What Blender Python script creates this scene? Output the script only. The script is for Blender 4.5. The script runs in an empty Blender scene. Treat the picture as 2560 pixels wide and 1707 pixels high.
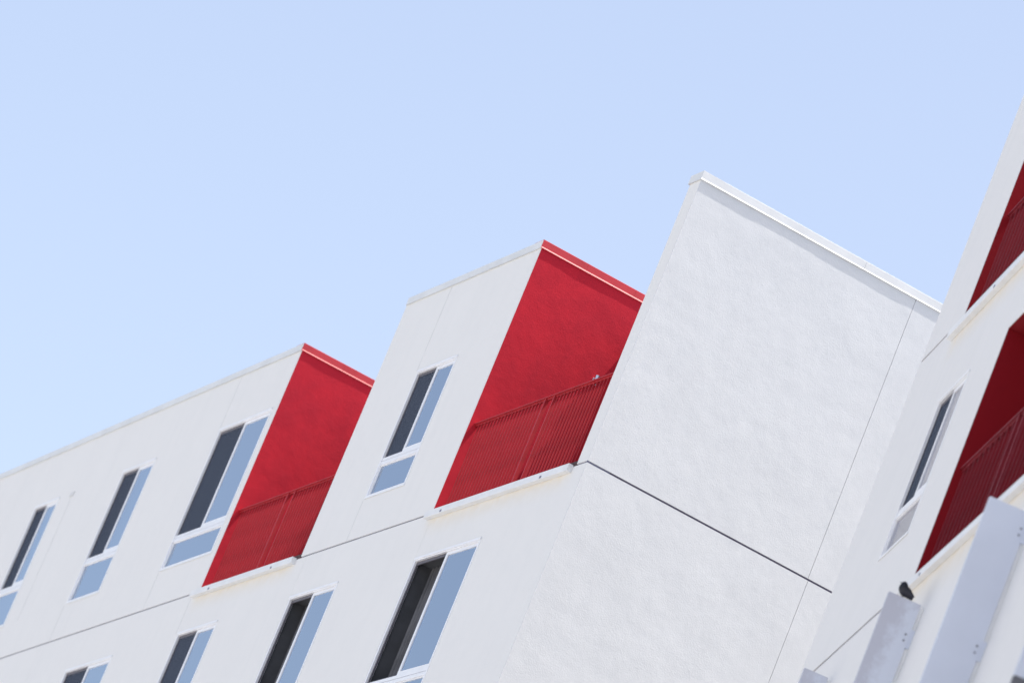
import bpy, bmesh, math, random
from mathutils import Vector, Matrix, noise

rnd = random.Random(7)
S = bpy.context.scene
COL = S.collection

# ------------------------------------------------------------------ camera
CAM = Vector((0.0, 0.0, 1.6))
PITCH, ROLL = math.radians(18.5134), math.radians(22.474)
cd = bpy.data.cameras.new("camera")
cam = bpy.data.objects.new("camera", cd)
COL.objects.link(cam)
fw = Vector((0, math.cos(PITCH), math.sin(PITCH)))
u0 = Vector((0, -math.sin(PITCH), math.cos(PITCH)))
r0 = Vector((1, 0, 0))
rr = math.cos(ROLL) * r0 + math.sin(ROLL) * u0
uu = -math.sin(ROLL) * r0 + math.cos(ROLL) * u0
m = Matrix((rr, uu, -fw)).transposed().to_4x4()
m.translation = CAM
cam.matrix_world = m
cd.sensor_fit = 'HORIZONTAL'
cd.sensor_width = 36.0
cd.lens = 13688.9 / 2560.0 * 36.0
cd.clip_start = 0.5
cd.clip_end = 20000
cd.dof.use_dof = True
cd.dof.focus_distance = 61.0
cd.dof.aperture_fstop = 1.9
S.camera = cam

# ------------------------------------------------------------------ sky, sun, exposure
YAW_A = math.radians(-71.8013)
YAW_C = math.radians(-86.3390)
SUN_YAW = YAW_A + math.atan2(0.33, 0.115)
SUN_EL = math.radians(71.0)
w = bpy.data.worlds.new("World")
S.world = w
w.use_nodes = True
nt = w.node_tree
nt.nodes.clear()
sky = nt.nodes.new('ShaderNodeTexSky')
sky.sky_type = 'NISHITA'
sky.sun_disc = False
sky.sun_elevation = SUN_EL
sky.sun_rotation = math.pi / 2 - SUN_YAW
sky.altitude = 0
sky.air_density = 1.0
sky.dust_density = 2.2
sky.ozone_density = 1.2
bg = nt.nodes.new('ShaderNodeBackground')
bg.inputs['Strength'].default_value = 0.15
wo = nt.nodes.new('ShaderNodeOutputWorld')
hs = nt.nodes.new('ShaderNodeHueSaturation')
hs.inputs['Saturation'].default_value = 0.76
tintn = nt.nodes.new('ShaderNodeMix')
tintn.data_type = 'RGBA'
tintn.blend_type = 'MULTIPLY'
tintn.inputs[0].default_value = 1.0
tintn.inputs[7].default_value = (0.95, 0.93, 0.93, 1)     # camera white balance, a touch towards magenta
nt.links.new(sky.outputs[0], hs.inputs['Color'])
nt.links.new(hs.outputs[0], tintn.inputs[6])
nt.links.new(tintn.outputs[2], bg.inputs[0])
nt.links.new(bg.outputs[0], wo.inputs[0])

sl = bpy.data.lights.new("sun", 'SUN')
sl.energy = 4.4
sl.angle = math.radians(0.53)
sl.color = (1.0, 0.955, 0.88)
so = bpy.data.objects.new("sun", sl)
COL.objects.link(so)
sd = Vector((math.cos(SUN_YAW) * math.cos(SUN_EL), math.sin(SUN_YAW) * math.cos(SUN_EL), math.sin(SUN_EL)))
so.rotation_euler = sd.to_track_quat('Z', 'Y').to_euler()
so.location = (20, 20, 60)

S.view_settings.view_transform = 'Standard'
S.view_settings.look = 'None'
S.view_settings.exposure = 0.76
S.view_settings.gamma = 1.0
S.view_settings.use_curve_mapping = False

# ------------------------------------------------------------------ materials
def new_mat(name):
    mt = bpy.data.materials.new(name)
    mt.use_nodes = True
    n = mt.node_tree.nodes
    return mt, n, mt.node_tree.links, n['Principled BSDF']


def ramp(n, l, src, stops):
    r = n.new('ShaderNodeValToRGB')
    e = r.color_ramp.elements
    while len(e) < len(stops):
        e.new(0.5)
    for k, (p, c) in enumerate(stops):
        e[k].position = p
        e[k].color = c if len(c) == 4 else (*c, 1)
    l.new(src, r.inputs[0])
    return r


def math_node(n, l, op, a, b=None, clamp=False):
    x = n.new('ShaderNodeMath')
    x.operation = op
    x.use_clamp = clamp
    for i, v in enumerate((a, b)):
        if v is None:
            continue
        if isinstance(v, (int, float)):
            x.inputs[i].default_value = v
        else:
            l.new(v, x.inputs[i])
    return x.outputs[0]


def maprange(n, l, v, a, b, c=0.0, d=1.0):
    x = n.new('ShaderNodeMapRange')
    l.new(v, x.inputs[0])
    for i, q in enumerate((a, b, c, d)):
        x.inputs[i + 1].default_value = q
    return x.outputs[0]


def stucco(name, col, dirt, rough=0.93, grain=0.9, lumps=0.25, streak=0.3, warm_bands=None, mottle=0.35):
    """painted sand-finish stucco: trowel lumps, grain, rain streaks; stains = (zlow, zhigh) band of warmer tint below a ledge"""
    mt, n, l, b = new_mat(name)
    tc = n.new('ShaderNodeTexCoord').outputs['Object']
    def noi(scale, det, rough_=0.5, vec=None):
        x = n.new('ShaderNodeTexNoise')
        x.inputs['Scale'].default_value = scale
        x.inputs['Detail'].default_value = det
        x.inputs['Roughness'].default_value = rough_
        l.new(vec or tc, x.inputs['Vector'])
        return x.outputs[0]
    big = noi(0.9, 5, 0.6)
    mid = noi(5.5, 4, 0.55)
    fine = noi(55, 3, 0.6)
    sand = noi(170, 2, 0.6)
    mp = n.new('ShaderNodeMapping')
    mp.inputs['Scale'].default_value = (5.0, 5.0, 0.28)
    l.new(tc, mp.inputs[0])
    st = noi(1.0, 4, 0.6, mp.outputs[0])
    mot = maprange(n, l, big, 0.35, 0.68)
    mot2 = maprange(n, l, mid, 0.35, 0.7)
    s = maprange(n, l, st, 0.5, 0.75)
    f = math_node(n, l, 'ADD', math_node(n, l, 'MULTIPLY', mot, mottle * 0.6), math_node(n, l, 'MULTIPLY', mot2, mottle * 0.4))
    f = math_node(n, l, 'ADD', f, math_node(n, l, 'MULTIPLY', s, streak), clamp=True)
    mx = n.new('ShaderNodeMix')
    mx.data_type = 'RGBA'
    l.new(f, mx.inputs[0])
    mx.inputs[6].default_value = (*col, 1)
    mx.inputs[7].default_value = (*dirt, 1)
    out = mx.outputs[2]
    if warm_bands:
        sx = n.new('ShaderNodeSeparateXYZ')
        l.new(tc, sx.inputs[0])
        mask = None
        for (xa, xb, zt, dz) in warm_bands:
            zz = maprange(n, l, sx.outputs[2], zt - dz, zt)
            zz = math_node(n, l, 'POWER', zz, 1.6)
            xl = maprange(n, l, sx.outputs[0], xa - 0.05, xa + 0.25)
            xr = maprange(n, l, sx.outputs[0], xb + 0.05, xb - 0.3)
            q = math_node(n, l, 'MULTIPLY', math_node(n, l, 'MULTIPLY', zz, xl), xr)
            top = math_node(n, l, 'LESS_THAN', sx.outputs[2], zt + 0.001)
            q = math_node(n, l, 'MULTIPLY', q, top)
            mask = q if mask is None else math_node(n, l, 'MAXIMUM', mask, q)
        mask = math_node(n, l, 'MULTIPLY', mask, maprange(n, l, mid, 0.3, 0.62, 0.45, 0.95))
        m2 = n.new('ShaderNodeMix')
        m2.data_type = 'RGBA'
        l.new(mask, m2.inputs[0])
        l.new(out, m2.inputs[6])
        m2.inputs[7].default_value = (0.77, 0.70, 0.59, 1)
        out = m2.outputs[2]
    l.new(out, b.inputs['Base Color'])
    b.inputs['Roughness'].default_value = rough
    b.inputs['Specular IOR Level'].default_value = 0.25
    h = math_node(n, l, 'ADD', math_node(n, l, 'MULTIPLY', mid, lumps), math_node(n, l, 'MULTIPLY', fine, 0.12 * grain))
    h = math_node(n, l, 'ADD', h, math_node(n, l, 'MULTIPLY', sand, 0.05 * grain))
    bp = n.new('ShaderNodeBump')
    bp.inputs['Strength'].default_value = 0.6
    bp.inputs['Distance'].default_value = 0.02
    l.new(h, bp.inputs['Height'])
    l.new(bp.outputs[0], b.inputs['Normal'])
    return mt


def paint(name, col, rough=0.45, metallic=0.0, vary=0.08, spec=0.5, scale=4.0, bump=0.0):
    mt, n, l, b = new_mat(name)
    tc = n.new('ShaderNodeTexCoord').outputs['Object']
    x = n.new('ShaderNodeTexNoise')
    x.inputs['Scale'].default_value = scale
    x.inputs['Detail'].default_value = 5
    l.new(tc, x.inputs['Vector'])
    dk = tuple(c * (1 - vary * 2) for c in col)
    r = ramp(n, l, x.outputs[0], [(0.35, dk), (0.6, col)])
    l.new(r.outputs[0], b.inputs['Base Color'])
    b.inputs['Roughness'].default_value = rough
    b.inputs['Metallic'].default_value = metallic
    b.inputs['Specular IOR Level'].default_value = spec
    if bump:
        bp = n.new('ShaderNodeBump')
        bp.inputs['Strength'].default_value = bump
        bp.inputs['Distance'].default_value = 0.003
        y = n.new('ShaderNodeTexNoise')
        y.inputs['Scale'].default_value = 60
        l.new(tc, y.inputs['Vector'])
        l.new(y.outputs[0], bp.inputs['Height'])
        l.new(bp.outputs[0], b.inputs['Normal'])
    return mt


ZJ = 19.783          # floor joint of the long facade
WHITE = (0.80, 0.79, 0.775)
M = {}
M['white'] = stucco('white_stucco', WHITE, (0.735, 0.73, 0.72), streak=0.22,
                    warm_bands=[(-4.42, -0.3, ZJ - 0.06, 0.30), (-12.2, -8.6, ZJ - 0.06, 0.28)])
M['white_side'] = stucco('dimmed_white_stucco_side', (0.69, 0.695, 0.70), (0.61, 0.615, 0.62), lumps=0.24, grain=1.0, streak=0.12, mottle=0.45)  # same paint as the facade, darkened to offset the stronger light on it
ZC = 20.751          # floor joint of the nearer wing
M['white_wing'] = stucco('white_stucco_wing', (0.78, 0.77, 0.76), (0.71, 0.705, 0.70), streak=0.22,
                         warm_bands=[(4.6, 9.2, ZC - 3.86, 0.5), (1.5, 6.0, ZC - 0.21, 0.35)])
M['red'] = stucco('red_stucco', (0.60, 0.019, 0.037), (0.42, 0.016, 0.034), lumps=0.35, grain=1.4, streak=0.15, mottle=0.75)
M['red_wing'] = stucco('shaded_red_stucco_wing', (0.26, 0.005, 0.012), (0.21, 0.005, 0.012), lumps=0.4, grain=1.5, streak=0.15)  # same red as above, with the wing's shade put into the colour
M['red_metal'] = paint('red_painted_metal', (0.60, 0.035, 0.045), rough=0.4, vary=0.08)
M['rail_paint'] = paint('rail_paint', (0.46, 0.022, 0.034), rough=0.6, vary=0.1, spec=0.3)
M['rail_wing'] = paint('shaded_rail_paint', (0.24, 0.014, 0.026), rough=0.55, vary=0.1, spec=0.35)  # rail paint darkened, the shade of the wing balconies is in its colour
M['back'] = paint('dark_unseen_back_wall', (0.05, 0.045, 0.05), rough=0.3)  # unseen wall, made dark to cut light bounced inside the recess
M['deck'] = paint('dark_low_bounce_deck', (0.09, 0.05, 0.05), rough=0.9)  # unseen floor, kept dark to lessen light bounced onto the red walls
M['trim'] = paint('white_metal_trim', (0.80, 0.80, 0.80), rough=0.45, vary=0.03)
M['coping'] = paint('white_coping_metal', (0.74, 0.745, 0.74), rough=0.5, vary=0.04, scale=2)
M['vinyl'] = paint('white_window_vinyl', (0.86, 0.86, 0.88), rough=0.35, vary=0.02)
M['dark_sash'] = paint('dark_sash_frame', (0.11, 0.10, 0.12), rough=0.5, vary=0.05)
M['groove'] = paint('shadowed_joint_metal', (0.17, 0.175, 0.26), rough=0.6, vary=0.1)  # joint metal, with the shadow inside the reveal put into its colour
M['room'] = paint('dim_room_lining', (0.075, 0.078, 0.088), rough=0.95, vary=0.1)  # indoor darkness is put into this colour
M['shade'] = paint('roller_shade_fabric', (0.52, 0.58, 0.76), rough=0.9, vary=0.06, scale=2)
M['shade2'] = paint('pale_shade_fabric', (0.66, 0.72, 0.82), rough=0.9, vary=0.10, scale=1.2)
M['shade3'] = paint('blue_shade_fabric', (0.38, 0.45, 0.66), rough=0.9, vary=0.12, scale=1.6)
M['curtain'] = paint('dark_curtain_fabric', (0.12, 0.12, 0.13), rough=0.95, vary=0.2, scale=3)
M['roof'] = paint('roof_membrane', (0.35, 0.35, 0.36), rough=0.9, vary=0.15, scale=1)
M['lamp_metal'] = paint('brushed_lamp_metal', (0.75, 0.74, 0.76), rough=0.25, metallic=1.0, vary=0.03)
M['bolt'] = paint('bolt_metal', (0.34, 0.35, 0.40), rough=0.4, metallic=0.6)
M['fin'] = paint('pale_blue_fin_paint', (0.63, 0.665, 0.76), rough=0.55, vary=0.03, scale=1.5)
M['fin_dark'] = paint('dark_grey_fin_plate', (0.13, 0.13, 0.145), rough=0.6, vary=0.1)


def fin_dirty():
    mt, n, l, b = new_mat('stained_fin_paint')
    tc = n.new('ShaderNodeTexCoord').outputs['Object']
    sx = n.new('ShaderNodeSeparateXYZ')
    l.new(tc, sx.inputs[0])
    a = n.new('ShaderNodeTexNoise')
    a.inputs['Scale'].default_value = 7
    a.inputs['Detail'].default_value = 6
    a.inputs['Roughness'].default_value = 0.65
    l.new(tc, a.inputs['Vector'])
    side = maprange(n, l, sx.outputs[1], -0.10, -0.34, 0.0, 0.55)
    top = maprange(n, l, sx.outputs[2], -0.7, 0.0, 0.0, 0.25)
    f = math_node(n, l, 'ADD', math_node(n, l, 'ADD', side, top), math_node(n, l, 'MULTIPLY', a.outputs[0], 1.1))
    f = maprange(n, l, f, 0.72, 1.0)
    mx = n.new('ShaderNodeMix')
    mx.data_type = 'RGBA'
    l.new(f, mx.inputs[0])
    mx.inputs[6].default_value = (0.65, 0.68, 0.76, 1)
    mx.inputs[7].default_value = (0.53, 0.535, 0.60, 1)
    l.new(mx.outputs[2], b.inputs['Base Color'])
    b.inputs['Roughness'].default_value = 0.7
    return mt


M['fin_dirty'] = fin_dirty()


def glass(name, refl, tint, through, rough=0.0):
    """low-e window glass: a mirror-like share of the sky plus a tinted view of what hangs behind"""
    mt, n, l, b = new_mat(name)
    n.remove(b)
    out = n['Material Output']
    g = n.new('ShaderNodeBsdfGlossy')
    g.inputs['Color'].default_value = (*tint, 1)
    g.inputs['Roughness'].default_value = rough
    t = n.new('ShaderNodeBsdfTransparent')
    t.inputs['Color'].default_value = (*through, 1)
    fr = n.new('ShaderNodeFresnel')
    fr.inputs['IOR'].default_value = 1.5
    f = math_node(n, l, 'ADD', math_node(n, l, 'MULTIPLY', fr.outputs[0], 1.0), refl, clamp=True)
    mx = n.new('ShaderNodeMixShader')
    l.new(f, mx.inputs[0])
    l.new(t.outputs[0], mx.inputs[1])
    l.new(g.outputs[0], mx.inputs[2])
    l.new(mx.outputs[0], out.inputs[0])
    # faint waviness of the float glass
    tc = n.new('ShaderNodeTexCoord').outputs['Object']
    x = n.new('ShaderNodeTexNoise')
    x.inputs['Scale'].default_value = 1.3
    l.new(tc, x.inputs['Vector'])
    bp = n.new('ShaderNodeBump')
    bp.inputs['Strength'].default_value = 0.15
    bp.inputs['Distance'].default_value = 0.01
    l.new(x.outputs[0], bp.inputs['Height'])
    l.new(bp.outputs[0], g.inputs['Normal'])
    return mt


M['glass'] = glass('window_glass', 0.35, (0.80, 0.89, 1.0), (0.62, 0.70, 0.86))
M['glass_wing'] = glass('window_glass_wing', 0.16, (0.9, 0.9, 0.95), (0.6, 0.6, 0.65))


def screen_mat():
    mt, n, l, b = new_mat('insect_screen_mesh')
    n.remove(b)
    out = n['Material Output']
    d = n.new('ShaderNodeBsdfDiffuse')
    d.inputs['Color'].default_value = (0.085, 0.10, 0.135, 1)
    t = n.new('ShaderNodeBsdfTransparent')
    g = n.new('ShaderNodeBsdfGlossy')
    g.inputs['Roughness'].default_value = 0.4
    g.inputs['Color'].default_value = (0.5, 0.55, 0.65, 1)
    mx = n.new('ShaderNodeMixShader')
    mx.inputs[0].default_value = 0.35
    l.new(d.outputs[0], mx.inputs[1])
    l.new(t.outputs[0], mx.inputs[2])
    m2 = n.new('ShaderNodeMixShader')
    m2.inputs[0].default_value = 0.03
    l.new(mx.outputs[0], m2.inputs[1])
    l.new(g.outputs[0], m2.inputs[2])
    l.new(m2.outputs[0], out.inputs[0])
    return mt


M['screen'] = screen_mat()

# ------------------------------------------------------------------ builders
def link(name, me, mat, parent=None, loc=None):
    o = bpy.data.objects.new(name, me)
    COL.objects.link(o)
    if mat and not me.materials:
        me.materials.append(mat)
    if parent:
        o.parent = parent
    if loc:
        o.location = loc
    return o


class MB:
    def __init__(s):
        s.v, s.f = [], []

    def quad(s, *p):
        i = len(s.v)
        s.v += [tuple(q) for q in p]
        s.f.append(tuple(range(i, i + len(p))))

    def box(s, x0, x1, y0, y1, z0, z1):
        i = len(s.v)
        s.v += [(x0, y0, z0), (x1, y0, z0), (x1, y1, z0), (x0, y1, z0), (x0, y0, z1), (x1, y0, z1), (x1, y1, z1), (x0, y1, z1)]
        for f in ((0, 3, 2, 1), (4, 5, 6, 7), (0, 1, 5, 4), (1, 2, 6, 5), (2, 3, 7, 6), (3, 0, 4, 7)):
            s.f.append(tuple(i + k for k in f))

    def prism_y(s, prof, x0, x1):
        """profile of (y, z) points extruded along x"""
        i = len(s.v)
        k = len(prof)
        s.v += [(x0, y, z) for y, z in prof] + [(x1, y, z) for y, z in prof]
        for a in range(k):
            b = (a + 1) % k
            s.f.append((i + a, i + b, i + k + b, i + k + a))
        s.f.append(tuple(i + a for a in range(k - 1, -1, -1)))
        s.f.append(tuple(i + k + a for a in range(k)))

    def prism_x(s, prof, y0, y1):
        i = len(s.v)
        k = len(prof)
        s.v += [(x, y0, z) for x, z in prof] + [(x, y1, z) for x, z in prof]
        for a in range(k):
            b = (a + 1) % k
            s.f.append((i + a, i + k + a, i + k + b, i + b))
        s.f.append(tuple(i + a for a in range(k)))
        s.f.append(tuple(i + k + a for a in range(k - 1, -1, -1)))

    def mesh(s, name):
        me = bpy.data.meshes.new(name)
        me.from_pydata(s.v, [], s.f)
        bm = bmesh.new()
        bm.from_mesh(me)
        bmesh.ops.recalc_face_normals(bm, faces=bm.faces)
        bm.to_mesh(me)
        bm.free()
        return me

    def build(s, name, mat, parent=None, loc=None, bevel=0.0):
        o = link(name, s.mesh(name), mat, parent, loc)
        if bevel:
            b = o.modifiers.new('bevel', 'BEVEL')
            b.width = bevel
            b.segments = 2
            b.limit_method = 'ANGLE'
        return o


def box_part(name, mat, parent, x0, x1, y0, y1, z0, z1, bevel=0.0):
    b = MB()
    b.box(x0, x1, y0, y1, z0, z1)
    return b.build(name, mat, parent, bevel=bevel)


def holed_panel(name, mat, parent, x0, x1, z0, z1, holes=(), y0=0.0, t=0.22):
    """a wall panel in the facade plane with real openings through it"""
    b = MB()
    xs = sorted({x0, x1, *[h[0] for h in holes], *[h[1] for h in holes]})
    zs = sorted({z0, z1, *[h[2] for h in holes], *[h[3] for h in holes]})
    xs = [x for x in xs if x0 <= x <= x1]
    zs = [z for z in zs if z0 <= z <= z1]
    idx = {}
    bm = bmesh.new()
    def vert(x, y, z):
        k = (round(x, 5), round(y, 5), round(z, 5))
        if k not in idx:
            idx[k] = bm.verts.new(k)
        return idx[k]
    def solid(i, j):
        if i < 0 or j < 0 or i >= len(xs) - 1 or j >= len(zs) - 1:
            return False
        cx, cz = (xs[i] + xs[i + 1]) / 2, (zs[j] + zs[j + 1]) / 2
        return not any(h[0] < cx < h[1] and h[2] < cz < h[3] for h in holes)
    for i in range(len(xs) - 1):
        for j in range(len(zs) - 1):
            if not solid(i, j):
                continue
            a, c, e, g = xs[i], xs[i + 1], zs[j], zs[j + 1]
            for y in (y0, y0 + t):
                bm.faces.new([vert(a, y, e), vert(c, y, e), vert(c, y, g), vert(a, y, g)])
            for (di, dj, p, q) in ((-1, 0, (a, e), (a, g)), (1, 0, (c, e), (c, g)), (0, -1, (a, e), (c, e)), (0, 1, (a, g), (c, g))):
                if not solid(i + di, j + dj):
                    bm.faces.new([vert(p[0], y0, p[1]), vert(q[0], y0, q[1]), vert(q[0], y0 + t, q[1]), vert(p[0], y0 + t, p[1])])
    bmesh.ops.recalc_face_normals(bm, faces=bm.faces)
    me = bpy.data.meshes.new(name)
    bm.to_mesh(me)
    bm.free()
    return link(name, me, mat, parent)


def wavy_side_wall(name, mat, parent, x, y0, y1, z0, z1, t, step=0.03, amp=0.004, seed=0.0):
    """wall whose broad face looks along +x, trowelled by hand: the plaster face undulates by a few millimetres"""
    ny = max(2, int((y1 - y0) / step))
    nz = max(2, int((z1 - z0) / step))
    v, f = [], []
    for j in range(nz + 1):
        for i in range(ny + 1):
            yy = y0 + (y1 - y0) * i / ny
            zz = z0 + (z1 - z0) * j / nz
            d = noise.noise(Vector((yy * 1.7 + seed, zz * 1.7, seed))) * amp
            d += noise.noise(Vector((yy * 5.0 + seed, zz * 5.0, seed + 9))) * amp * 0.38
            d += noise.noise(Vector((yy * 14.0, zz * 14.0, seed + 4))) * amp * 0.10
            d *= min(1.0, i * (y1 - y0) / ny / 0.15) if y0 < 0.1 else 1.0
            v.append((x + d, yy, zz))
    W = ny + 1
    for j in range(nz):
        for i in range(ny):
            f.append((j * W + i, j * W + i + 1, (j + 1) * W + i + 1, (j + 1) * W + i))
    n0 = len(v)
    v += [(x - t, y0, z0), (x - t, y1, z0), (x - t, y1, z1), (x - t, y0, z1)]
    f.append((n0, n0 + 3, n0 + 2, n0 + 1))
    def own(ids):        # edge faces keep vertices of their own, so the broad face shades flat up to its rim
        k = len(v)
        v.extend([v[i] for i in ids])
        return list(range(k, k + len(ids)))
    bot = own([i for i in range(W)])
    top = own([nz * W + i for i in range(W)])
    lef = own([j * W for j in range(nz + 1)])
    rig = own([j * W + ny for j in range(nz + 1)])
    f.append(tuple(bot[::-1] + [n0, n0 + 1]))
    f.append(tuple(top + [n0 + 2, n0 + 3]))
    f.append(tuple(lef + [n0 + 3, n0]))
    f.append(tuple(rig[::-1] + [n0 + 1, n0 + 2]))
    me = bpy.data.meshes.new(name)
    me.from_pydata(v, [], f)
    for p in me.polygons:
        p.use_smooth = len(p.vertices) == 4 and p.index < nz * ny
    return link(name, me, mat, parent)


def coping_x(name, mat, parent, x0, x1, y, z, over=0.012, depth=0.28, h=0.105):
    """metal roof-edge cap running along the facade; kicked-out drip lip at its foot"""
    b = MB()
    f = y - over
    prof = [(f, z + 0.010), (f, z + h), (f + 0.006, z + h + 0.004), (y + depth, z + h + 0.004), (y + depth, z + 0.0015),
            (f + 0.001, z + 0.0015), (f - 0.006, z - 0.004), (f - 0.006, z)]
    b.prism_y(prof, x0, x1)
    return b.build(name, mat, parent)


def coping_y(name, mat, parent, y0, y1, x, z, over=0.010, depth=0.28, h=0.105):
    b = MB()
    f = x + over
    prof = [(f, z + 0.016), (f, z + h), (f - 0.006, z + h + 0.004), (x - depth, z + h + 0.004), (x - depth, z + 0.0015),
            (f - 0.001, z + 0.0015), (f + 0.006, z - 0.003), (f + 0.006, z + 0.002)]
    b.prism_x(prof, y0, y1)
    return b.build(name, mat, parent)


def ring(b, x0, x1, z0, z1, wl, wr, wb, wt, y0, y1):
    b.box(x0, x0 + wl, y0, y1, z0, z1)
    b.box(x1 - wr, x1, y0, y1, z0, z1)
    b.box(x0 + wl, x1 - wr, y0, y1, z0, z0 + wb)
    b.box(x0 + wl, x1 - wr, y0, y1, z1 - wt, z1)


def window(parent, x0, x1, zs, zt, zh, kind='shade', glassm='glass', shade_gap=0.0, mx=None):
    """sliding window over a fixed light: left half insect screen, right half and bottom glass"""
    b = MB()
    e = 0.004
    # flange flush with the plaster, then the frame body
    ring(b, x0, x1, zs, zh, 0.035, 0.035, 0.035, 0.035, -0.006, 0.050)
    mid = x0 + (x1 - x0) * 0.49
    # head drip and sill nose
    b.box(x0 - 0.003, x1 + 0.003, -0.016, -0.0065, zh - 0.018, zh + 0.010)
    b.box(x0 - 0.003, x1 + 0.003, -0.012, -0.0065, zs - 0.006, zs + 0.014)
    # transom: two rails with a shadow gap between
    b.box(x0 + 0.0352, x1 - 0.0352, 0.004, 0.048, zt + 0.006, zt + 0.048)
    b.box(x0 + 0.0352, x1 - 0.0352, 0.000, 0.048, zt - 0.050, zt - 0.004)
    w_ = b.build('window', M['vinyl'], parent)
    # sliding sash on the right, its stile near the middle
    s = MB()
    ring(s, mid, x1 - 0.036, zt + 0.049, zh - 0.036, 0.055, 0.022, 0.050, 0.042, 0.010, 0.040)
    s.build('sash', M['vinyl'], w_)
    s = MB()
    ring(s, x0 + 0.0355, x1 - 0.0355, zs + 0.0355, zt - 0.0505, 0.020, 0.020, 0.022, 0.014, 0.014, 0.044)
    s.build('lower_frame', M['vinyl'], w_)
    # screen frame on the left
    s = MB()
    ring(s, x0 + 0.0355, mid - 0.001, zt + 0.049, zh - 0.036, 0.030, 0.010, 0.022, 0.040, 0.020, 0.036)
    s.build('screen_frame', M['dark_sash'], w_)
    gx0, gx1 = mid + 0.055, x1 - 0.058
    def pane(name, a, c, y, z0, z1, mat):
        p = MB()
        p.box(a, c, y, y + 0.005, z0, z1)
        return p.build(name, mat, w_)
    pane('pane', gx0 - e, gx1 + e, 0.022, zt + 0.099 - e, zh - 0.078 + e, M[glassm])
    pane('pane', x0 + 0.0555 - e, x1 - 0.0555 + e, 0.026, zs + 0.0575 - e, zt - 0.0645 + e, M[glassm])
    if kind != 'curtain':
        pane('insect_screen', x0 + 0.0655 - e, mid - 0.008, 0.026, zt + 0.071 - e, zh - 0.076 + e, M['screen'])
    # room behind
    r = MB()
    d = 1.6
    X0, X1, Z0, Z1 = x0 - 0.5, x1 + 0.12, zs - 0.3, zh + 0.15
    yb = 0.24
    r.quad((X0, yb, Z0), (X0, yb + d, Z0), (X0, yb + d, Z1), (X0, yb, Z1))
    r.quad((X1, yb, Z0), (X1, yb + d, Z0), (X1, yb + d, Z1), (X1, yb, Z1))
    r.quad((X0, yb, Z0), (X1, yb, Z0), (X1, yb + d, Z0), (X0, yb + d, Z0))
    r.quad((X0, yb, Z1), (X1, yb, Z1), (X1, yb + d, Z1), (X0, yb + d, Z1))
    r.quad((X0, yb + d, Z0), (X1, yb + d, Z0), (X1, yb + d, Z1), (X0, yb + d, Z1))
    ring(r, x0 + 0.001, x1 - 0.001, zs + 0.001, zh - 0.001, 0.034, 0.034, 0.034, 0.034, 0.0505, 0.236)  # dark ring covering the pale wall reveal, painted indoor shade
    r.build('room_lining', M['room'], w_)
    # what hangs behind the glass
    if kind == 'slats':
        q = MB()
        z = zs + 0.05
        while z < zh - 0.06:
            if not (zt - 0.055 < z < zt + 0.10):
                xa = x0 + 0.06 if z < zt else gx0 - 0.02
                q.box(xa, x1 - 0.05, 0.105, 0.109, z, z + 0.019)
            z += 0.026
        q.build('blind', M['shade'], w_)['kind'] = 'stuff'
        q = MB()
        q.box(gx0 - 0.02, gx0 + 0.10, 0.125, 0.129, zt + 0.06, zh - 0.05)
        q.box(x0 + 0.06, x1 - 0.05, 0.125, 0.129, zs + 0.05, zt - 0.06)
        q.build('curtain', M['shade'], w_)
    else:
        q = MB()
        q.box(gx0 - 0.03, x1 - 0.05, 0.105, 0.109, zt + 0.06, zh - 0.045 - shade_gap)
        q.build('roller_shade', M[('shade', 'shade3', 'shade2')[int(abs(x0) * 1.7) % 3]], w_)
        q = MB()
        q.box(x0 + 0.05, x1 - 0.05, 0.105, 0.109, zs + 0.045, zt - 0.06)
        q.build('lower_shade', M[('shade2', 'shade2', 'shade')[int(abs(x0) * 1.7) % 3]], w_)
    if kind == 'curtain':
        q = MB()
        n = 26
        xa, xb = x0 + 0.10, x0 + (mid - x0) * 0.72
        for k in range(n):
            t0, t1 = k / n, (k + 1) / n
            ya = 0.20 + 0.022 * math.sin(t0 * 30)
            yc = 0.20 + 0.022 * math.sin(t1 * 30)
            q.quad((xa + (xb - xa) * t0, ya, zt), (xa + (xb - xa) * t1, yc, zt),
                   (xa + (xb - xa) * t1 * 0.8, yc, zh - 0.05), (xa + (xb - xa) * t0 * 0.8, ya, zh - 0.05))
        q.build('curtain', M['curtain'], w_)
    return w_


BAL = None


def railing(parent, x0, x1, zf, y=0.055, gap=None, top=1.235, spacing=0.098, mat='rail_paint'):
    """red steel guard rail: flat cap, thin bottom rail, flat-bar balusters, a pair of posts beside the middle gap"""
    global BAL
    b = MB()
    b.box(x0, x1, y, y + 0.066, zf + top - 0.012, zf + top)
    b.box(x0, x1, y + 0.024, y + 0.040, zf + top - 0.030, zf + top - 0.013)
    b.box(x0 + 0.02, x1, y + 0.018, y + 0.043, zf + 0.075, zf + 0.093)
    r = b.build('railing', M[mat], parent)
    pz0, pz1 = zf + 0.03, zf + top - 0.0125
    if BAL is None or BAL.materials[0] != M[mat]:
        bb = MB()
        bb.box(-0.006, 0.006, -0.0092, 0.0092, 0.0, 1.0)
        BAL = bb.mesh('baluster')
        BAL.materials.append(M[mat])
    def bar(xx, name='baluster', sx=1.0, sy=1.0):
        o = bpy.data.objects.new(name, BAL)
        COL.objects.link(o)
        o.parent = r
        o.location = (xx, y + 0.0305, pz0)
        o.scale = (sx, sy, pz1 - pz0)
    g0, g1 = gap
    xx = x0 + 0.13
    while xx < g0 - 0.03:
        bar(xx)
        xx += spacing
    bar(g0, 'post', 2.2, 2.4)
    bar(g1, 'post', 2.2, 2.4)
    xx = g1 + 0.075
    while xx < x1 - 0.03:
        bar(xx)
        xx += spacing
    return r


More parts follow.
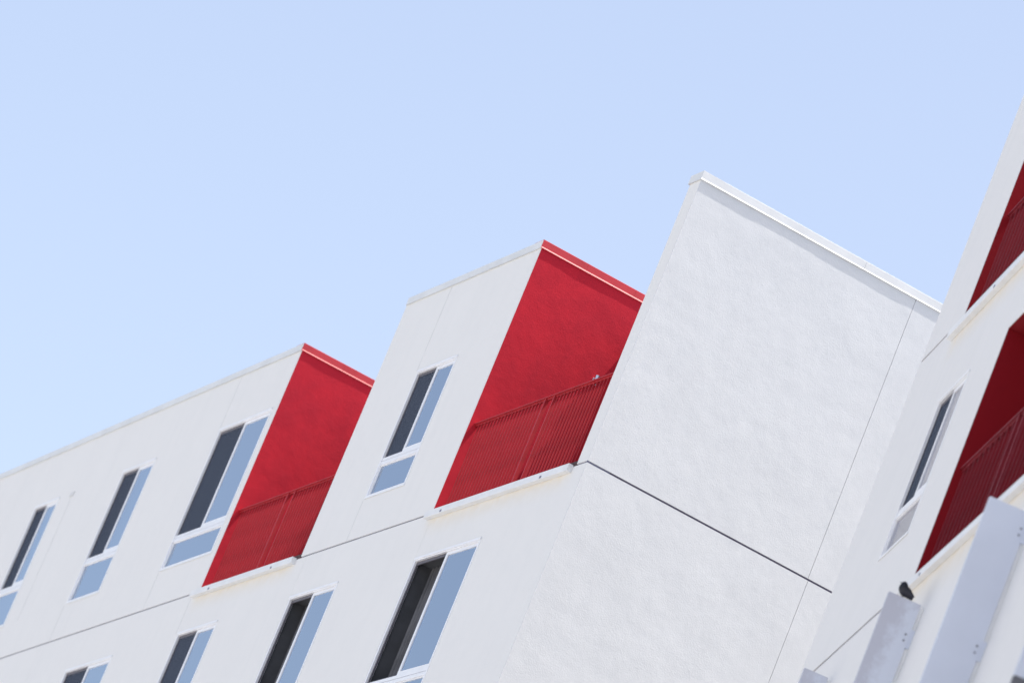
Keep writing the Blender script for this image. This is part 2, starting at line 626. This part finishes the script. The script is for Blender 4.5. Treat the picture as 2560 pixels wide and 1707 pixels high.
def ledge(parent, x0, x1, z0, z1, notches, mat='trim'):
    """white metal balcony edge with an open seam near each end"""
    b = MB()
    cuts = [x0] + [n + 0.0015 for n in notches] + [x1]
    for a, c in zip(cuts[:-1], cuts[1:]):
        b = MB()
        b.box(a, c - 0.003, -0.062, -0.001, z0, z1)
        b.build('balcony_edge', M[mat], parent, bevel=0.003)
    for n in notches:
        c = MB()
        c.prism_y([(-0.0655, z0 + 0.012), (-0.0655, z0 + 0.040), (-0.0625, z0 + 0.040), (-0.0625, z0 + 0.012)], n + 0.01, n + 0.055)
        c.build('drain_slot', M['groove'], parent)


# ------------------------------------------------------------------ ground
def ground():
    mt, n, l, b = new_mat('pale_concrete_paving')
    tc = n.new('ShaderNodeTexCoord').outputs['Object']
    x = n.new('ShaderNodeTexNoise')
    x.inputs['Scale'].default_value = 0.4
    x.inputs['Detail'].default_value = 8
    l.new(tc, x.inputs['Vector'])
    r = ramp(n, l, x.outputs[0], [(0.3, (0.36, 0.355, 0.345)), (0.7, (0.46, 0.45, 0.44))])
    l.new(r.outputs[0], b.inputs['Base Color'])
    b.inputs['Roughness'].default_value = 0.9
    q = MB()
    R = 4000
    q.quad((-R, -R, 0), (R, -R, 0), (R, R, 0), (-R, R, 0))
    o = q.build('ground', mt)
    o['kind'] = 'structure'


ground()

# ------------------------------------------------------------------ long apartment building
def root(name, loc, yaw, label, cat):
    e = bpy.data.objects.new(name, None)
    COL.objects.link(e)
    e.location = loc
    e.rotation_euler = (0, 0, yaw)
    e['label'] = label
    e['category'] = cat
    return e


A = root('apartment_building', (1.265, 57.164, 0), YAW_A,
         'long white stucco apartment building with two red top floor balconies and blank side wall', 'building')
TOP = ZJ + 3.57
XL = -46.0
BACK = 13.0
G = 0.012            # half of the joint reveal

# windows in the facade: x0, x1, sill, transom, head, kind
top_win = [(-7.00, -5.755, 0.605, 1.110, 2.360, 'shade', 0.0),
           (-14.20, -12.26, 0.600, 1.078, 2.735, 'slats', 0.0),
           (-17.96, -16.62, 0.605, 1.260, 2.687, 'shade', 0.0),
           (-21.76, -20.69, 0.600, 1.275, 2.685, 'shade', 0.0),
           (-27.20, -25.90, 0.600, 1.260, 2.687, 'shade', 0.0)]
low_win = [(-4.27, -2.345, -2.735, -2.262, -0.597, 'curtain', 0.03),
           (-8.25, -6.68, -2.735, -2.262, -0.572, 'curtain', 0.0),
           (-12.185, -10.745, -2.735, -2.262, -0.577, 'shade', 0.0),
           (-16.55, -14.68, -2.735, -2.262, -0.600, 'shade', 0.0),
           (-20.60, -19.20, -2.735, -2.262, -0.590, 'shade', 0.0)]


def holes(ws, a, c):
    return [(q[0] + 0.002, q[1] - 0.002, ZJ + q[2] + 0.002, ZJ + q[4] - 0.002) for q in ws if a < q[0] and q[1] < c]


c = 0.0025          # half of a hairline control joint
ZU = ZJ + 0.016 + G
ZL = ZJ + 0.016 - G
# upper storey panels (between hairline joints)
def upper(x0, x1):
    holed_panel('wall_panel', M['white'], A, x0, x1, ZU, TOP, holes(top_win, x0, x1))


upper(XL, -20.12 - 2.9)
upper(-23.02 + 2 * c, -12.07)
upper(-8.515, -4.37)
# narrow front end of the side wall
box_part('wall_panel', M['white'], A, -0.29, -0.012, 0.0, 0.30, ZU, TOP)
# middle storey panels
def lower(x0, x1):
    holed_panel('wall_panel', M['white'], A, x0, x1, ZJ - 3.33 + G, ZL, holes(low_win, x0, x1))


lower(XL, -18.30)
lower(-18.30 + 2 * c, -8.30 - c)
lower(-8.30 + c, -4.31 - c)
lower(-4.31 + c, -0.012)
holed_panel('wall_panel', M['white'], A, XL, -0.012, 0.0, ZJ - 3.33 - G, [])
# backing of the reveals
for z in (ZJ + 0.016, ZJ - 3.33):
    box_part('joint_reveal', M['groove'], A, XL, -0.02, 0.014, 0.03, z - G + 0.0005, z + G - 0.0005)
box_part('wall_backing', M['white'], A, XL, -0.3, 0.225, 0.228, 0.02, ZJ - 3.4)

# raised hairline beads that crack above and below the windows
def bead(x, z0, z1, wdt=0.006, yy=-0.0022, mat='groove'):
    box_part('control_joint', M[mat], A, x - wdt / 2, x + wdt / 2, yy, 0.002, z0, z1)


M['hair'] = paint('control_joint_shadow_bead', (0.69, 0.685, 0.685), rough=0.9, vary=0.1)
bead(-7.055, ZJ + 2.375, TOP - 0.01, 0.007, mat='hair')
bead(-7.035, ZU + 0.01, ZJ + 0.59, 0.007, mat='hair')
bead(-14.24, ZJ + 2.75, TOP - 0.01, 0.007, mat='hair')
bead(-14.22, ZU + 0.01, ZJ + 0.585, 0.007, mat='hair')
bead(-18.03, ZU + 0.01, ZJ + 0.59, 0.007, mat='hair')
bead(-20.10, ZJ + 0.62, ZJ + 2.60, 0.012, mat='hair')
box_part('wall_bracket', M['hair'], A, -20.18, -20.02, -0.012, 0.0, ZJ + 2.62, ZJ + 2.69)
bead(-12.30, ZJ - 0.57, ZL - 0.005, 0.006, mat='hair')

# side wall (looks toward +x), hand trowelled, split by a thin vertical joint
SX = 0.0
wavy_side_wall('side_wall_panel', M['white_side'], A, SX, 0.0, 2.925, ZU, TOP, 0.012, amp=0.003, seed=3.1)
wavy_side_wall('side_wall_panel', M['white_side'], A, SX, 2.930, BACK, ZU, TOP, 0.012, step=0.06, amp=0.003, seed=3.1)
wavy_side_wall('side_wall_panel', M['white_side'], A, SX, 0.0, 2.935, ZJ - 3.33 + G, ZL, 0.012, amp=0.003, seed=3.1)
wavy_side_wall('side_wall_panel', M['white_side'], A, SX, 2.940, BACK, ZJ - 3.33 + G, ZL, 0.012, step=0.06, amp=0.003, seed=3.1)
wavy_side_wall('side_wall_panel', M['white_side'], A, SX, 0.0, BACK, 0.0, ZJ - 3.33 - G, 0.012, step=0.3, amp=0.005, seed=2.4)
# core behind the plaster, upper and lower
M['core'] = paint('dark_wall_core', (0.10, 0.09, 0.14), rough=0.8)
box_part('end_wall', M['core'], A, -0.28, -0.0125, 0.31, BACK - 0.01, ZJ - 0.3, TOP - 0.002)
box_part('end_wall_inner_face', M['white'], A, -0.29, -0.2805, 0.30, BACK, ZJ + 0.1, TOP - 0.002)
box_part('end_wall', M['core'], A, -0.28, -0.0125, 0.24, BACK - 0.01, 0.0, ZJ - 0.301)
box_part('joint_reveal', M['groove'], A, -0.03, -0.0126, 0.0, 0.3, ZL - 0.003, ZU + 0.003)

# roof cap metal
for xa, xb in ((XL, -27.3), (-27.298, -21.2), (-21.198, -15.1), (-15.098, -12.069)):
    coping_x('coping', M['coping'], A, xa, xb, 0.0, TOP)
coping_x('coping', M['coping'], A, -8.515, -4.37 + 0.001, 0.0, TOP)
coping_x('coping', M['coping'], A, -0.29 - 0.012, 0.0095, 0.0, TOP)
coping_y('coping', M['coping'], A, -0.0115, 2.2, 0.0, TOP + 0.0005, depth=0.33)
coping_y('coping', M['coping'], A, 2.203, BACK, 0.0, TOP + 0.0005, depth=0.33)


def recess(xa, xb, px, gap, lx0, lx1, notches):
    """open balcony cut into the top storey; side faces are red, unseen back and floor are kept dark to cut bounce"""
    zf = ZJ + 0.07
    D = 1.52
    wavy_side_wall('red_wall', M['red'], A, xa + 0.006, 0.004, D, zf - 0.05, TOP, 0.0055, step=0.025, amp=0.003, seed=px)
    box_part('balcony_back_wall', M['back'], A, xa + 0.03, xb, D, D + 0.15, zf, TOP - 0.46)
    box_part('balcony_floor', M['deck'], A, xa + 0.002, xb - 0.001, 0.002, D, zf - 0.09, zf)
    for (y0, y1) in ((-0.0115, 0.62), (0.622, 1.30), (1.302, 2.6)):
        coping_y('red_coping', M['red_metal'], A, y0, y1, xa + 0.001, TOP + 0.0005, over=0.014, depth=0.26)
    railing(A, xa + 0.002, xb - 0.002, ZJ, gap=gap)
    ledge(A, lx0, lx1, ZJ - 0.070, ZJ + 0.020, notches)


recess(-12.07, -8.515, 21.0, (-10.30, -10.06), -12.21, -8.63, (-11.55, -9.35))
recess(-4.37, -0.29, 37.0, (-2.31, -2.06), -4.42, -0.36, (-3.95, -1.12))
# red return on the neighbouring wall inside each recess
box_part('red_wall', M['red'], A, -8.5155 - 0.012, -8.5155, 0.02, 1.5, ZJ + 0.07, TOP)
box_part('red_wall', M['red'], A, -0.2995, -0.2905, 0.02, 1.5, ZJ + 0.07, TOP - 0.002)
# roof behind the parapet, body of the building
box_part('roof', M['roof'], A, XL, -12.1, 0.23, BACK, TOP - 0.5, TOP - 0.35)
box_part('roof', M['roof'], A, -12.099, -8.55, 1.68, BACK, TOP - 0.5, TOP - 0.35)
box_part('roof', M['roof'], A, -8.549, -4.4, 0.23, BACK, TOP - 0.5, TOP - 0.35)
box_part('roof', M['roof'], A, -4.399, -0.31, 1.68, BACK, TOP - 0.5, TOP - 0.35)
box_part('rear_wall', M['white'], A, XL, -0.3, BACK - 0.2, BACK - 0.01, 0.0, TOP)
box_part('far_end_wall', M['white'], A, XL, XL + 0.2, 0.23, BACK - 0.21, 0.0, TOP)
box_part('coping', M['coping'], A, XL, -0.35, BACK - 0.22, BACK + 0.02, TOP + 0.001, TOP + 0.1)

for q in top_win + low_win:
    window(A, q[0], q[1], ZJ + q[2], ZJ + q[3], ZJ + q[4], q[5], shade_gap=q[6])

# small metal wall light in the nearer balcony
b = MB()
b.box(-4.368, -4.335, 1.205, 1.275, ZJ + 2.36, ZJ + 2.44)
lm = b.build('wall_light', M['lamp_metal'], A, bevel=0.003)
bm = bmesh.new()
bmesh.ops.create_cone(bm, segments=24, radius1=0.03, radius2=0.03, depth=0.13, cap_ends=True)
bmesh.ops.translate(bm, verts=bm.verts, vec=(-4.305, 1.24, ZJ + 2.405))
me = bpy.data.meshes.new('lamp_barrel')
bm.to_mesh(me)
bm.free()
link('lamp_barrel', me, M['lamp_metal'], lm)

# ------------------------------------------------------------------ nearer wing on the right
C = root('apartment_wing', (3.954, 52.795, 0), YAW_C,
         'nearer white stucco wing at the right edge with shaded red balconies and pale vertical fins', 'building')
WX1 = 26.0
CT = ZC + 3.57
J2 = ZC - 3.715
H = 0.019
wwin = [(2.27, 3.42, -2.872, -2.375, -1.112)]
wz = [(q[0] + 0.002, q[1] - 0.002, ZC + q[2] + 0.002, ZC + q[4] - 0.002) for q in wwin]
holed_panel('wall_panel', M['white_wing'], C, 0.0, 1.70, ZC + H, CT, [])
holed_panel('wall_panel', M['white_wing'], C, 5.80, WX1, ZC + H, CT, [])
holed_panel('wall_panel', M['white_wing'], C, 0.0, WX1, J2 + H, ZC - H, wz + [(4.70, 8.85, J2 + 0.072, ZC - 1.04)])
holed_panel('wall_panel', M['white_wing'], C, 0.0, WX1, 0.0, J2 - H, [])
for z, xe in ((ZC, 1.5), (J2, 4.6)):
    box_part('joint_reveal', M['groove'], C, 0.0, WX1, 0.014, 0.03, z - H + 0.0005, z + H - 0.0005)
coping_x('coping', M['coping'], C, -0.03, 1.70, 0.0, CT)
coping_x('coping', M['coping'], C, 5.80, WX1, 0.0, CT)
DW = 1.5


def wing_recess(xa, xb, zf, zc, roofed, gap):
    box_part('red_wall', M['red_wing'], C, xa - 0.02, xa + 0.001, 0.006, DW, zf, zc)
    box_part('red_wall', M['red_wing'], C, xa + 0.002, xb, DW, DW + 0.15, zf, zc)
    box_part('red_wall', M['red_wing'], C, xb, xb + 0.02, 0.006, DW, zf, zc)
    box_part('balcony_floor', M['deck'], C, xa + 0.002, xb - 0.001, 0.223 if roofed else 0.004, DW, zf - 0.1, zf - 0.001)
    if roofed:
        box_part('balcony_ceiling', M['red_wing'], C, xa - 0.02, xb + 0.02, 0.2215, DW, zc + 0.001, zc + 0.1)
        box_part('balcony_ceiling', M['red_wing'], C, xa + 0.002, xb - 0.002, 0.006, 0.221, zc - 0.006, zc - 0.001)
    else:
        coping_y('red_coping', M['red_metal'], C, -0.029, DW + 0.1, xa, CT, depth=0.26)
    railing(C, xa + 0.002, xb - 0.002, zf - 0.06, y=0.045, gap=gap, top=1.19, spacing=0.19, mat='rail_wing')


wing_recess(1.70, 5.80, ZC + 0.07, CT - 0.12, False, (3.75, 4.0))
wing_recess(4.70, 8.85, J2 + 0.073, ZC - 1.04, True, (6.75, 7.0))
ledge(C, 1.52, 5.85, ZC - 0.215, ZC - 0.115, (3.3,))
ledge(C, 4.62, 9.0, J2 - 0.150, J2 - 0.055, (5.35, 8.0))
for q in wwin:
    window(C, q[0], q[1], ZC + q[2], ZC + q[3], ZC + q[4], 'shade', glassm='glass_wing')
box_part('roof', M['roof'], C, 0.2, WX1 - 0.2, 1.7, 12.0, CT - 0.5, CT - 0.35)
box_part('end_wall', M['white_wing'], C, 0.001, 0.2, 0.223, 12.0, 0.0, CT)
box_part('end_wall', M['white_wing'], C, WX1 - 0.2, WX1, 0.223, 12.0, 0.0, CT)
box_part('rear_wall', M['white_wing'], C, 0.2, WX1 - 0.2, 11.8, 12.0, 0.0, CT - 0.001)


def fin(x, top, bottom, proj, mat, bolts, lower=None):
    """tall sheet-metal fin standing off the facade on brackets"""
    t = 0.05
    f = MB()
    f.box(-t, 0.0, -proj, -0.035, bottom - top, 0.0)
    fo = f.build('fin', mat, C, (x, 0, top), bevel=0.003)
    ch = MB()
    ch.box(-t, -0.006, -0.022, -0.002, bottom - top, -0.02)
    ch.build('mounting_channel', M['trim'], fo)
    for zb in bolts:
        bk = MB()
        bk.box(-t - 0.004, 0.004, -0.036, -0.001, zb - 0.09 - top, zb + 0.09 - top)
        bk.build('bracket', M['fin'], fo)
        for dz in (-0.03, 0.03):
            bm = bmesh.new()
            bmesh.ops.create_cone(bm, segments=10, radius1=0.011, radius2=0.009, depth=0.012, cap_ends=True)
            bmesh.ops.rotate(bm, verts=bm.verts, matrix=Matrix.Rotation(math.pi / 2, 3, 'Y'))
            bmesh.ops.translate(bm, verts=bm.verts, vec=(0.005, -0.072, zb + dz - top))
            me = bpy.data.meshes.new('bolt')
            bm.to_mesh(me)
            bm.free()
            link('bolt', me, M['bolt'], fo)
    if lower:
        g = MB()
        g.box(-t, 0.002, -proj, -0.035, lower - top, bottom - top - 0.004)
        g.build('lower_plate', M['fin_dark'], fo)
    return fo


fin(5.94, ZC - 4.28, ZC - 9.5, 0.350, M['fin_dirty'], (ZC - 4.62, ZC - 5.72, ZC - 6.8))
fin(9.72, ZC - 4.375, ZC - 9.5, 0.408, M['fin'], (ZC - 4.56, ZC - 5.65, ZC - 6.75))
fin(2.16, ZC - 4.12, ZC - 9.5, 0.285, M['fin_dirty'], (ZC - 4.46, ZC - 5.55))
fin(13.50, ZC - 4.40, ZC - 6.905, 0.372, M['fin'], (ZC - 4.7, ZC - 5.8), lower=ZC - 9.5)

# ------------------------------------------------------------------ bird perched on the fin
def bird():
    mt, n, l, b = new_mat('dark_feathers')
    tc = n.new('ShaderNodeTexCoord').outputs['Object']
    x = n.new('ShaderNodeTexNoise')
    x.inputs['Scale'].default_value = 30
    l.new(tc, x.inputs['Vector'])
    sx = n.new('ShaderNodeSeparateXYZ')
    l.new(tc, sx.inputs[0])
    g = math_node(n, l, 'ADD', maprange(n, l, sx.outputs[2], 0.09, 0.03), math_node(n, l, 'MULTIPLY', x.outputs[0], 0.3))
    r = ramp(n, l, g, [(0.2, (0.006, 0.006, 0.012)), (1.0, (0.022, 0.022, 0.034))])
    l.new(r.outputs[0], b.inputs['Base Color'])
    b.inputs['Roughness'].default_value = 0.6
    # local frame: bird looks along -y, sits with its feet at z = 0
    spine = [((0, 0.085, 0.012), 0.010), ((0, 0.062, 0.040), 0.030), ((0, 0.034, 0.056), 0.046), ((0, 0.0, 0.064), 0.056),
             ((0, -0.018, 0.088), 0.050), ((0, -0.020, 0.114), 0.035), ((0, -0.022, 0.134), 0.028)]
    bm = bmesh.new()
    ringv = []
    N = 16
    for k, (p, rad) in enumerate(spine):
        a = Vector(spine[max(0, k - 1)][0])
        c_ = Vector(spine[min(len(spine) - 1, k + 1)][0])
        t = (c_ - a).normalized()
        sx_ = Vector((1, 0, 0))
        up = sx_.cross(t)
        ringv.append([bm.verts.new(Vector(p) + sx_ * math.cos(i * 2 * math.pi / N) * rad * (1.0 if k else 2.2) + up * math.sin(i * 2 * math.pi / N) * rad) for i in range(N)])
    for k in range(len(ringv) - 1):
        for i in range(N):
            bm.faces.new([ringv[k][i], ringv[k][(i + 1) % N], ringv[k + 1][(i + 1) % N], ringv[k + 1][i]])
    bm.faces.new(ringv[0][::-1])
    tip = bm.verts.new((0, -0.024, 0.160))
    for i in range(N):
        bm.faces.new([ringv[-1][i], ringv[-1][(i + 1) % N], tip])
    bmesh.ops.recalc_face_normals(bm, faces=bm.faces)
    for f in bm.faces:
        f.smooth = True
    me = bpy.data.meshes.new('bird')
    bm.to_mesh(me)
    bm.free()
    body = link('body', me, mt)
    sub = body.modifiers.new('s', 'SUBSURF')
    sub.levels = sub.render_levels = 1
    e = bpy.data.objects.new('bird', None)
    COL.objects.link(e)
    e['label'] = 'small dark bird perched on top of the stained fin below the balcony'
    e['category'] = 'bird'
    body.parent = e
    # wings folded along the flanks
    for s in (-1, 1):
        bm = bmesh.new()
        bmesh.ops.create_uvsphere(bm, u_segments=14, v_segments=8, radius=1)
        for v in bm.verts:
            y = v.co.y
            v.co = Vector((v.co.x * 0.012 + s * 0.050, y * 0.066 + 0.022, v.co.z * (0.030 - 0.012 * y) + 0.062 - y * 0.030))
        for f in bm.faces:
            f.smooth = True
        me = bpy.data.meshes.new('wing')
        bm.to_mesh(me)
        bm.free()
        link('wing', me, mt, e)
    bk = paint('bird_beak', (0.05, 0.045, 0.04))
    bm = bmesh.new()
    bmesh.ops.create_cone(bm, segments=8, radius1=0.006, radius2=0.001, depth=0.022, cap_ends=True)
    bmesh.ops.rotate(bm, verts=bm.verts, matrix=Matrix.Rotation(math.pi / 2, 3, 'X'))
    bmesh.ops.translate(bm, verts=bm.verts, vec=(0, -0.056, 0.128))
    me = bpy.data.meshes.new('beak')
    bm.to_mesh(me)
    bm.free()
    link('beak', me, bk, e)
    for s in (-1, 1):
        q = MB()
        q.box(s * 0.014 - 0.002, s * 0.014 + 0.002, -0.004, 0.0, 0.0, 0.03)
        q.box(s * 0.014 - 0.007, s * 0.014 + 0.007, -0.020, 0.008, 0.0, 0.004)
        q.build('foot', bk, e)
    return e


bd = bird()
Rc = Matrix.Rotation(YAW_C, 4, 'Z')
base = Vector((3.954, 52.795, 0)) + (Rc @ Vector((5.915, -0.215, 0)))
bd.location = (base.x, base.y, ZC - 4.28)
bd.scale = (1.0, 1.08, 1.0)
bd.rotation_euler = (0, 0, YAW_C)
